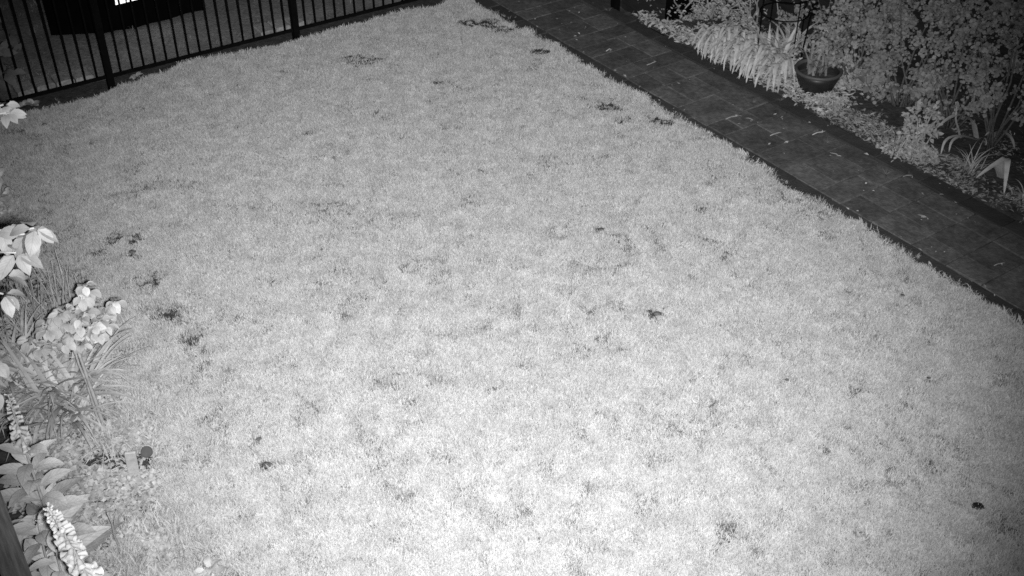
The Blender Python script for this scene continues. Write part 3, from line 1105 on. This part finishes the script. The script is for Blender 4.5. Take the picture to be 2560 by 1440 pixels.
# bush at the left edge
def bush(label, base, c, rad, ncl, per, L, m, geo_leaf, name='shrub', cat='shrub', group=None, nobj=300, stems=9, zlo=-.5, front=True, mb_=M_bark, sp=.06, upb=.6, back=False):
    t = thing(name, label, cat, base, group)
    mats_ = []
    ends_ = []
    for i in range(ncl):
        d = rdir(zlo, 1.0)
        k2 = 0.80 + .26 * mnoise.noise(Vector((d.x * 2.1 + c.x, d.y * 2.1, d.z * 2.1))) + .22 * mnoise.noise(Vector((d.x * 5, d.y * 5 + c.y, d.z * 5))) + U(-.08, .12)
        p = c + Vector((d.x * rad[0], d.y * rad[1], d.z * rad[2])) * k2
        if p.z < .03 or (back and d.dot((Vector((0, 0, CAM_H)) - c).normalized()) < -.15):
            continue
        ends_.append(p)
        for j in range(per):
            e = (rdir(-.6, 1) + d * .7).normalized()
            mats_.append((p + rdir() * U(0, sp), e))
    step_ = max(1, len(ends_) // stems)
    for p in ends_[::step_][:stems]:
        q0 = Vector((U(-.05, .05), U(-.05, .05), -.03))
        link('stem', mk('stem', tube_geo(bent(q0, p - base, .04, 4, .03), [.012, .010, .008, .006, .003], 5), mb_, True), t)
    camp = Vector((0, 0, CAM_H))
    mats_.sort(key=lambda q_: (q_[0] - camp).length)
    LM = [mk('leaf', g_, m, True) for g_ in geo_leaf]
    rest = []
    for i, (p, e) in enumerate(mats_):
        Mx = frame(p - base, e, (Vector((U(-.5, .5), U(-.9, .2), upb)) + e * .2), U(-.7, .7), L * U(.65, 1.2))
        if i < nobj:
            link('leaf', random.choice(LM), t, Mx)
        else:
            rest.append(Mx)
    if rest:
        o = link('foliage', merged('foliage', geo_leaf, rest, m), t)
        o['kind'] = 'stuff'
    return t


ROUND = [leaf_geo(1, U(.8, 1.0), U(.2, .6), U(.1, .3), 3, .45) for _ in range(4)]
OVAL = [leaf_geo(1, U(.45, .6), U(.2, .6), U(.1, .3), 3, .45) for _ in range(4)]
LONG = [leaf_geo(1, U(.2, .3), U(.1, .5), U(.1, .3), 3, .45) for _ in range(4)]

b_ = G(-60, 560)
bush('leafy low shrub at the left edge above the pale branch', b_, b_ + Vector((-.05, 0, .22)), (.32, .34, .26), 60, 7, .075, M_leaf, OVAL, nobj=250)
b_ = F0 + FD * (-1.02) + FN * .35
bush('dark large leaved shrub beyond the railing at the far left', b_, b_ + Vector((-.05, 0, .45)), (.42, .40, .48), 60, 4, .15, M_dim, OVAL, nobj=240)

# small pale weeds in the soil strip by the railings
for (u, v, lab) in ((62, 268, 'little pale weed in the dark soil beside the left railing end'), (84, 266, 'pale ragged weed at the lawn corner under the railing'), (342, 197, 'little weed on the soil strip near the left post')):
    bs = G(u, v)
    t = thing('weed', lab, 'weed', bs)
    for i in range(9):
        d = rdir(.1, .8)
        link('leaf', random.choice(LEAFS_MID), t, frame(d * .01 + Vector((0, 0, .01)), d, Vector((0, 0, 1)), 0, U(.045, .075)))

# ------------------------------------------------------------------ right bed
# soil of the right bed, slightly mounded
vv, ff = [], []
nx, ny = 90, 14
for i in range(nx + 1):
    for j in range(ny + 1):
        s_ = -2.2 + 9.0 * i / nx
        o_ = .885 + (FO - .87) * j / ny
        p = path_pt(s_, o_)
        vv.append((p.x, p.y, -.03 + .05 * math.sin(math.pi * j / ny) + .035 * mnoise.noise(Vector((p.x * 4, p.y * 4, 0)))))
for i in range(nx):
    for j in range(ny):
        a = i * (ny + 1) + j
        ff.append((a, a + 1, a + ny + 2, a + ny + 1))
tag(link('flower_bed', mk('flower_bed', (vv, ff), M_soil, True)), kind='structure')


def bed_stuff(name, s0, s1, o0, o1, n_, sz0, sz1, zmax, m, geos, label, cut=.42, seed=0):
    ms = []
    tries = 0
    while len(ms) < n_ and tries < n_ * 8:
        tries += 1
        s_, o_ = U(s0, s1), U(o0, o1)
        p = path_pt(s_, o_)
        nv = .5 + .5 * mnoise.noise(Vector((p.x * 3.1 + seed, p.y * 3.1, seed))) + .25 * mnoise.noise(Vector((p.x * 9, p.y * 9, seed)))
        if random.random() > min(1, max(.04, (nv - cut) * 4 + .3)):
            continue
        z = .0 + zmax * max(0, nv - .2) * random.random()
        ms.append(frame((p.x, p.y, z), rdir(-.1, .7), Vector((U(-.6, .6), U(-.9, .3), 1)), U(-.6, .6), U(sz0, sz1)))
    return tag(link(name, merged(name, geos, ms, m)), label, None, kind='stuff')


THIN = [leaf_geo(1, U(.08, .14), U(.2, .7), .2, 2, .4) for _ in range(4)]
bed_stuff('ground_cover', -.2, 2.3, .90, 1.75, 8000, .03, .075, .22, M_cover, THIN + LONG + OVAL[:1], 'dense pale ground cover along the far right side of the path', .34, 1)
bed_stuff('leaf_litter', 2.2, 6.4, .90, 1.9, 5200, .02, .05, .05, M_litter, THIN + LONG + OVAL[:2], 'dry leaf litter on the soil of the right bed', .45, 2)
bed_stuff('ground_cover', 2.2, 6.0, .89, 1.25, 5200, .02, .055, .09, M_cover2, THIN + THIN + LONG, 'low weeds and moss creeping over the right path edging', .44, 3)

# bushy perennials at the top
for (u, v, c_dz, rad, ncl, L, lab) in (
        (1690, 45, .16, (.34, .30, .24), 90, .042, 'low bushy plant beside the path at the top, left of the tall pale canes'),
        (1790, 50, .22, (.34, .30, .30), 100, .042, 'mid green bushy plant between the top path edge and the wire plant hoop'),
        (1880, 55, .30, (.34, .30, .34), 100, .046, 'taller bushy plant just left of the black wire plant hoop'),
        (1730, 20, .26, (.40, .30, .34), 100, .046, 'bushy plant behind the others against the top frame')):
    b_ = G(u, v)
    bush(lab, b_, b_ + Vector((0, 0, c_dz)), rad, ncl, 7, L, M_leafdim, LONG + OVAL, name='bushy_plant', cat='plant', group='bushy plants along the top of the right bed', nobj=220, stems=6, mb_=M_stem)

# collapsed pale strap leaves
DAFF = [mk('leaf', strap_geo(1, U(.05, .075), U(.7, 1.2), U(2.4, 3.6), 8), M_leaf, True) for _ in range(6)]
for (sa, sb, n_, lab) in ((.58, .98, 44, 'pale collapsed strap leaves flopping onto the path edging, farthest heap'), (.93, 1.28, 42, 'pale collapsed strap leaves flopping onto the path edging, middle heap'),
                          (1.24, 1.58, 40, 'pale collapsed strap leaves flopping over the edging left of the pot')):
    org = path_pt((sa + sb) / 2, 1.2)
    t = thing('flopped_leaf_plant', lab, 'plant', org, 'heaps of flopped pale leaves beside the path')
    for i in range(n_):
        s_ = U(sa, sb)
        o_ = U(1.05, 1.32)
        ds = U(-.15, .24)
        do = U(-.36, -.10)
        hz = U(.12, .27)
        q0 = path_pt(s_, o_, .02)
        q1 = path_pt(s_ + ds * .25, o_ + do * .25, hz)
        q2 = path_pt(s_ + ds * .7, o_ + do * .75, hz * U(.6, .8))
        q3 = path_pt(s_ + ds, max(.80, o_ + do), U(.01, .05))
        link('leaf', mk('leaf', ribbon_geo([p - org for p in (q0, q1, q2, q3)], U(.022, .040)), M_flop, True), t)

# broad upright leaves (tulip like) behind the pot and in it
clump('broad upright leaved plant behind the flopped leaves left of the pot', G(1935, 150), 26, .42, STRAPW, .12, name='broad_leaf_plant')
clump('broad leaved plant under the wire hoop', G(1990, 120), 20, .40, STRAPW, .10, name='broad_leaf_plant')

pot_b = path_pt(0, 0)
pot_b = G(2037, 231)
pot = thing('plant_pot', 'dark round bowl shaped plant pot with a paler rim standing in the right bed', 'plant pot', pot_b)
R_ = .205
link('bowl', mk('bowl', lathe_geo([(.0, -.02), (.10, -.02), (.125, .02), (.16, .09), (.185, .16), (.195, .215), (.178, .215), (.165, .16)], 32), M_pot, True), pot)
link('rim', mk('rim', lathe_geo([(.196, .205), (.208, .212), (.212, .225), (.206, .238), (.190, .238), (.178, .226), (.179, .2)], 32), M_potrim, True), pot)
cs = lathe_geo([(.0, .185), (.09, .182), (.172, .17)], 24)
link('compost', mk('compost', ([(x, y, z + .012 * mnoise.noise(Vector((x * 30, y * 30, 0)))) for x, y, z in cs[0]], cs[1]), M_soil, True), pot)
t = clump('young broad leaves growing in the round pot', pot_b + Vector((0, .02, .185)), 26, .25, [mk('leaf', strap_geo(1, U(.08, .12), U(1.1, 1.45), U(.9, 2.0), 8), M_shrub, True) for _ in range(5)], .09, name='pot_plant')
t['category'] = 'plant'

# black wire plant hoop with legs
hc = P(1962, 30, 10.15)
hb = Vector((hc.x, hc.y, 0))
hoop = thing('plant_hoop', 'black wire hoop plant support with upright legs in the right bed', 'plant support', hb)
R_h = .22
for zz in (hc.z, hc.z + .17):
    pts = [Vector((R_h * math.cos(a), R_h * math.sin(a), zz)) for a in [2 * math.pi * i / 28 for i in range(29)]]
    link('ring', mk('ring', tube_geo(pts, .006, 6, False), M_black, True), hoop)
for a in (3.35, 5.1, .35, 1.9):
    p = Vector((R_h * math.cos(a), R_h * math.sin(a), 0))
    link('leg', mk('leg', tube_geo([p + Vector((0, 0, -.03)), p + Vector((0, 0, .3)), p + Vector((0, 0, hc.z + .19))], .006, 6), M_black, True), hoop)

# black ornamental stake
k0, k1 = P(2010, 112, 9.95), P(2027, 40, 9.95)
kb = Vector((k0.x, k0.y, 0))
stake = thing('garden_stake', 'thin black stake with a curled finial right of the wire hoop', 'garden stake', kb)
link('rod', mk('rod', tube_geo([Vector((-.01, 0, -.03)), k0 - kb, k1 - kb], .007, 6), M_black, True), stake)
pts = []
for i in range(40):
    a = i / 39
    pts.append(k1 - kb + Vector((.035 * math.sin(a * 15) * (1 - a * .5) + .03 * a, .012 * math.cos(a * 15), a * .13)))
link('finial', mk('finial', tube_geo(pts, .008, 6), M_black, True), stake)

for (u0, v0, u1, v1, lab) in ((1950, 66, 1942, 0, 'thin pale cane standing inside the black wire hoop'), (1601, 34, 1592, -20, 'thin pale cane by the black corner post at the top of the path')):
    a_ = G(u0, v0)
    bt = P(u1, v1, a_.y)
    t = link('cane', mk('cane', tube_geo([Vector((0, 0, -.03)), (bt - a_) * .5, (bt - a_) * 1.25], .006, 6), M_cane, True))
    t.location = a_
    tag(t, lab, 'cane')

# tall pale upright blades among the bushy plants
clump('upright pale sword leaves rising from the low plants at the top', G(1690, 40), 9, .34, STRAPW, .06, name='sword_leaf_plant', sq=(.7, 1.1))

# black corner post and dark planter box at the top of the path
a_ = G(1538, 19)
t = link('corner_post', mk('corner_post', box_geo(-.035, .035, -.035, .035, -.06, 1.2, .005), M_black))
t.location = a_
t.rotation_euler.z = math.radians(31)
tag(t, 'black square post beside the path at the top of the picture', 'post')
pl = thing('planter_box', 'black timber planter box in the dark corner right of the corner post', 'planter', path_pt(-.55, 1.0))
pv = MB()
for nm, (x0, x1, y0, y1) in (('front_board', (0, .62, 0, .035)), ('end_board', (.585, .62, .036, .7)), ('end_board', (0, .035, .036, .7)), ('back_board', (0, .62, .701, .735))):
    for r_ in range(2):
        link(nm, mk(nm, box_geo(x0, x1, y0, y1, -.05 + r_ * .17, .115 + r_ * .17, .004), M_wall if nm != 'front_board' else M_board), pl, RP)
link('compost', mk('compost', box_geo(.036, .584, .036, .7, -.05, .2), M_wall), pl, RP)

# the big shrubs along the fence
for (u, v, Y, rad, ncl, L, lab, leafset) in (
        (2160, 90, 9.55, (.42, .38, .48), 260, .034, 'dense small leaved shrub directly behind and right of the pot', ROUND),
        (2290, 110, 9.05, (.50, .42, .55), 290, .034, 'large rounded shrub in the middle of the right bed', ROUND),
        (2420, 130, 8.75, (.50, .42, .60), 290, .034, 'large rounded shrub left of the right hand corner', ROUND),
        (2540, 150, 8.35, (.42, .40, .55), 240, .034, 'shrub cut by the right edge of the picture', ROUND),
        (2080, 20, 10.2, (.45, .36, .55), 200, .04, 'shrub behind the black stake at the top edge', OVAL),
        (2400, 5, 9.6, (.75, .36, .55), 260, .04, 'tallest shrub against the fence at the top right', OVAL)):
    c = P(u, v, Y)
    b_ = Vector((c.x, c.y, -.02))
    bush(lab, b_, c, rad, int(ncl * .55), 26, L, M_shrub, leafset, name='fence_shrub', group='shrubs along the dark timber fence', nobj=300, stems=12, zlo=-.75, sp=.085, back=True)

# heart shaped leaves of a climber low behind the pot
b_ = G(2190, 262)
t = thing('climber', 'low climber with a few round pale leaves right of the pot', 'climber', b_)
for (u, v) in ((2165, 178), (2185, 192), (2192, 205), (2222, 215), (2240, 218), (2212, 240), (2230, 240), (2270, 222), (2280, 238), (2300, 255), (2205, 228), (2258, 245), (2175, 215), (2150, 195), (2390, 247)):
    c = P(u, v, b_.y + U(-.05, .08))
    link('vine', mk('vine', tube_geo(bent(Vector((U(-.05, .05), 0, -.02)), c - b_, .03, 3, .02), [.005, .004, .003, .002], 5), M_bark, True), t)
    for j in range(2):
        link('leaf', mk('leaf', random.choice(ROUND), M_shrub, True), t, frame(c - b_ + rdir() * .02, (U(-.6, .6), -.6, U(-.6, .2)), Vector((0, -.5, 1)), U(-.3, .3), U(.055, .085)))

# pale fleshy plant and mounds by the path edge
b_ = G(2292, 372)
bush('upright pale fleshy leaved plant standing out of the dark right bed', b_, b_ + Vector((0, .02, .20)), (.15, .13, .21), 80, 6, .042, M_leafdim, OVAL, name='fleshy_plant', cat='plant', nobj=300, stems=8, mb_=M_stem, sp=.035)
for (u, v, rad, lab) in ((2235, 388, (.20, .13, .085), 'low pale mound of tiny leaves spilling over the path edging'), (2298, 408, (.13, .12, .10), 'small pale leafy mound below the fleshy plant'),
                         (2075, 268, (.16, .10, .05), 'tangled pale grassy mound in front of the pot'), (2150, 225, (.12, .11, .14), 'small pale leafed plant right of the pot base')):
    b_ = G(u, v)
    bush(lab, b_, b_ + Vector((0, 0, .05)), rad, 60, 7, .034, M_leafdim, LONG + OVAL, name='mound_plant', cat='plant', nobj=220, stems=4, mb_=M_stem, sp=.03, zlo=0)

# arching iris like leaves at far right, each leaf drawn on its own curve
iris_b = G(2470, 360)
iris = thing('arching_leaf_plant', 'plant with long arching strap leaves in the dark right hand bed', 'plant', iris_b)
Yi = iris_b.y


def arch(parent, org, pl_, Y, W, m=M_strap, dy=0.0):
    pts = [P(u, v, Y + dy - .10 * i) - org for i, (u, v) in enumerate(pl_)]
    link('leaf', mk('leaf', ribbon_geo(pts, W), m, True), parent)


arch(iris, iris_b, [(2440, 345), (2432, 300), (2400, 285), (2370, 295), (2342, 320)], Yi, .05)
arch(iris, iris_b, [(2445, 350), (2430, 345), (2395, 338), (2362, 348), (2352, 385)], Yi, .038, dy=.05)
arch(iris, iris_b, [(2450, 352), (2430, 348), (2400, 340), (2378, 352), (2372, 380)], Yi, .034)
arch(iris, iris_b, [(2480, 350), (2470, 310), (2440, 290), (2385, 262)], Yi, .035, dy=.1)
arch(iris, iris_b, [(2470, 370), (2490, 335), (2510, 330), (2530, 345), (2536, 370)], Yi, .045)
arch(iris, iris_b, [(2465, 372), (2475, 340), (2500, 325), (2520, 330)], Yi, .03)
arch(iris, iris_b, [(2460, 372), (2480, 345), (2478, 325), (2462, 340)], Yi, .03)
arch(iris, iris_b, [(2400, 345), (2395, 320), (2388, 300), (2392, 262)], Yi, .02)
ib2 = G(2508, 470)
ir2 = thing('arching_leaf_plant', 'two broad pale leaves bent sharply over near the right path edge', 'plant', ib2)
arch(ir2, ib2, [(2500, 445), (2490, 410), (2525, 390), (2480, 415), (2440, 445)], ib2.y, .062)
arch(ir2, ib2, [(2500, 445), (2506, 412), (2520, 392), (2516, 430), (2510, 484)], ib2.y + .02, .055)
clump('spiky grassy tuft beside the bent broad leaves at the right', G(2425, 425), 60, .26, STRAPF, .07, name='spiky_tuft')
clump('thin grassy tuft at the right picture edge', G(2545, 330), 30, .30, STRAPF, .08, name='spiky_tuft')
clump('leafy tuft at the right edge beside the edging', G(2553, 500), 14, .16, STRAPW, .06, name='broad_leaf_plant')

# ------------------------------------------------------------------ left bed: near timber fence, black lamp head, peg, twig
nb = G(7, 1330, 1.59)
NF0 = Vector((nb.x - .01, nb.y, 0))
nd = Vector((-.571, .821, 0))
nf = thing('near_fence', 'weathered timber fence end with upright boards in the bottom left corner', 'fence', NF0)
RN = Matrix((nd, Vector((-nd.y, nd.x, 0)), Vector((0, 0, 1)))).transposed().to_4x4()
link('post', mk('post', box_geo(-.06, .035, -.045, .05, -.06, 2.05, .006), M_near), nf, RN)
for i in range(12):
    link('board', mk('board', box_geo(.038 + i * .125, .158 + i * .125, -.012 + (i % 2) * .006, .012 + (i % 2) * .006, .02, 1.98, .003), M_near), nf, RN)
for zz in (.35, 1.75):
    link('rail', mk('rail', box_geo(.036, 1.54, .0185, .05, zz, zz + .08, .003), M_near), nf, RN)

lb = G(367, 1150)
t = thing('garden_lamp', 'small round black disc on a short stake at the left lawn edge', 'garden ornament', lb)
hd = P(367, 1130, lb.y) - lb
Mh = Matrix.Translation(hd) @ (ray(367, 1130) * -1).to_track_quat('Z', 'Y').to_matrix().to_4x4()
link('head', mk('head', lathe_geo([(.0, -.02), (.024, -.018), (.034, -.006), (.034, .004), (.030, .004), (.029, .001), (.0, .0)], 20), M_disc), t, Mh)
link('stem', mk('stem', tube_geo([(0, .02, -.05), hd + Vector((0, .03, -.01))], .006, 6), M_black), t)
pb = G(337, 1190)
t = link('wooden_peg', mk('wooden_peg', box_geo(-.03, .03, -.008, .008, -.04, .21, .003), M_strap))
t.location = pb
t.rotation_euler = (.12, .06, .25)
tag(t, 'short pale flat wooden peg standing beside the black disc', 'peg')
tb = G(300, 1382)
t = thing('dry_twig', 'bare forked pale twig standing in the lower left bed', 'twig', tb)
tp = P(268, 1282, tb.y - .05) - tb
link('stick', mk('stick', tube_geo(bent(Vector((0, 0, -.03)), tp, 0, 4, .006), [.006, .006, .005, .004, .003], 6), M_cane, True), t)
for s_, (u, v) in ((.55, (288, 1290)), (.45, (250, 1305))):
    link('fork', mk('fork', tube_geo(bent(tp * s_, P(u, v, tb.y - .02) - tb, 0, 2, .003), [.004, .003, .002], 5), M_cane, True), t)

# ------------------------------------------------------------------ clods and droppings on the lawn
clods = [(2443, 1271, .034, 'black round clod lying alone on the lawn at lower right'), (1502, 578, .022, 'dark clod on the lawn right of its middle'), (1642, 789, .026, 'dark ragged clod on the lawn below the middle right'),
         (668, 1168, .030, 'dark clod in the lower left lawn, the larger of two'), (648, 1103, .018, 'dark clod in the lower left lawn, the smaller of two'), (2320, 950, .014, 'small dark clod near the right lawn edge'),
         (1967, 955, .014, 'small dark clod left of the right hand ones on the lawn'), (2255, 743, .016, 'dark clod on the lawn nearest the path'), (332, 634, .025, 'dark clod beside a white fleck at the left lawn'), (112, 316, .022, 'dark clod by the upper left lawn corner')]
for (u, v, r_, lab) in clods:
    p = G(u, v)
    vs2, fs2 = lathe_geo([(.0, -.6), (.6, -.5), (1, 0), (.75, .45), (.3, .62), (0, .6)], 9)
    vs2 = [Vector(q_) * (1 + .3 * mnoise.noise(Vector(q_) * 1.7 + Vector((u, v, 0)))) for q_ in vs2]
    o = link('clod', mk('clod', (vs2, fs2), M_clod if lab.startswith('black') else M_clod2, True))
    o.matrix_world = Matrix.Translation((p.x, p.y, .018)) @ Matrix.Diagonal((r_ * 1.1, r_ * .8, r_ * .6, 1))
    tag(o, lab, 'clod')

# ------------------------------------------------------------------ fallen petals, twigs and weeds on the path
pet = [mk('fallen_petal', leaf_geo(1, U(.3, .5), U(-.4, .5), U(.1, .4), 2, .5), M_debris) for _ in range(4)]
spots = [(1205, 5), (1300, 5), (1376, 5), (1461, 13), (1436, 19), (1423, 29), (1446, 33), (1330, 28), (1349, 31), (1339, 45), (1396, 46), (1430, 56), (1444, 65), (1341, 64), (1369, 70), (1465, 69), (1275, 28),
         (1505, 72), (1523, 67), (1543, 61), (1444, 82), (1434, 91), (1417, 94), (1438, 99), (1286, 46), (1398, 75), (1525, 126), (1460, 132), (1460, 131), (1567, 153), (1535, 175), (1558, 187), (1597, 220), (1664, 215), (1677, 213), (1692, 207),
         (1725, 198), (1645, 250), (1684, 270), (1714, 247), (1715, 273), (1637, 91), (1642, 104), (1708, 137), (1895, 293), (1852, 311), (1933, 287), (1951, 295), (1955, 299), (1920, 362), (1960, 357), (1970, 358), (1957, 382), (2020, 306), (2068, 315),
         (1890, 395), (1940, 418), (2160, 384), (2172, 411), (2180, 477), (2162, 460), (2123, 525), (2140, 527), (2247, 590), (2310, 488), (2330, 620), (2340, 627), (2360, 487), (2385, 505), (2420, 543), (2390, 538), (2440, 558), (2306, 628), (2345, 645), (2465, 720), (2485, 735), (2505, 745)]
for _ in range(38):
    spots.append(None)
for q_ in spots:
    p = G(*q_, .008) if q_ else path_pt(U(-1.2, 5.5), U(-.1, .86), .008)
    o = link('fallen_petal', random.choice(pet))
    o.matrix_world = frame((p.x, p.y, .010), rdir(-.05, .12), Vector((0, 0, 1)), U(-.5, .5), U(.018, .045) if q_ else U(.010, .022))
    sp_ = (p - PA).dot(PD)
    zone = 'far end of the dark path' if sp_ < .8 else 'middle of the dark path level with the pot' if sp_ < 2.6 else 'near right stretch of the dark path'
    tag(o, 'tiny pale petal scrap lying on the ' + zone, 'petal', 'pale scraps on the ' + zone)

twigs = [(1630, 158, 26, -9, 'short pale fallen stalk lying on the upper path'), (1522, 126, 14, -4, 'small pale fallen sprig on the path near its far end'), (1833, 292, 38, -12, 'forked pale fallen twig on the middle of the path'), (1872, 298, 20, 6, 'thin curved fallen twig right of the forked one'),
         (1940, 335, 30, -8, 'pale jointed fallen twig below the weed tuft'), (2048, 332, 34, -10, 'thin fallen twig near the right edging'), (2085, 385, 22, 10, 'short bent fallen twig left of the large weed tuft'), (2306, 540, 24, 8, 'pale split fallen sprig on the lower path'),
         (2500, 660, 30, -8, 'curled pale fallen sprig near the right picture edge'), (2270, 440, 26, -3, 'pale sprig caught on the right path edging')]
for (u, v, du, dv, lab) in twigs:
    a_, b_ = G(u - du / 2, v - dv / 2, .012), G(u + du / 2, v + dv / 2, .012)
    t = thing('fallen_twig', lab, 'twig', (a_ + b_) / 2)
    m_ = (a_ + b_) / 2
    link('stalk', mk('stalk', tube_geo(bent(a_ - m_, b_ - m_, .006, 3, .006), [.0035, .004, .005, .004], 5), M_debris, True), t)
    for k_ in range(2):
        d = rdir(-.05, .2)
        link('fork', mk('fork', tube_geo([(b_ - m_) * U(.2, .9), (b_ - m_) * .7 + d * .035], [.004, .002], 5), M_debris, True), t)

WEED = [mk('blade', strap_geo(1, .07, U(.2, .6), U(.4, .9), 4), M_dim, True) for _ in range(4)]
weeds = [(2068, 358, 16, .075, 'starry weed tuft rooted in the joints at the middle of the path'), (2215, 437, 22, .085, 'largest starry weed tuft in the lower path joints'), (1885, 258, 18, .075, 'faint grassy weed beside the right edging below the pot'), (1952, 252, 12, .07, 'thin weed lying across the right edging by the pot'),
         (2272, 438, 8, .05, 'small weed at the edging joint right of the largest tuft'), (2548, 678, 14, .06, 'weed tuft on the path at the right picture edge'), (1790, 250, 9, .05, 'small weed on the path in front of the flopped leaves'), (1520, 28, 12, .06, 'grassy weed at the foot of the black corner post'), (1580, 35, 9, .07, 'leafy weed between the corner post and the pale cane')]
for (u, v, n_, L, lab) in weeds:
    b_ = G(u, v)
    t = thing('path_weed', lab, 'weed', b_)
    for i in range(n_):
        link('blade', random.choice(WEED), t, Matrix.Rotation(U(0, 6.28), 4, 'Z') @ Matrix.Scale(L * U(.5, 1.3), 4))

bpy.context.view_layer.update()
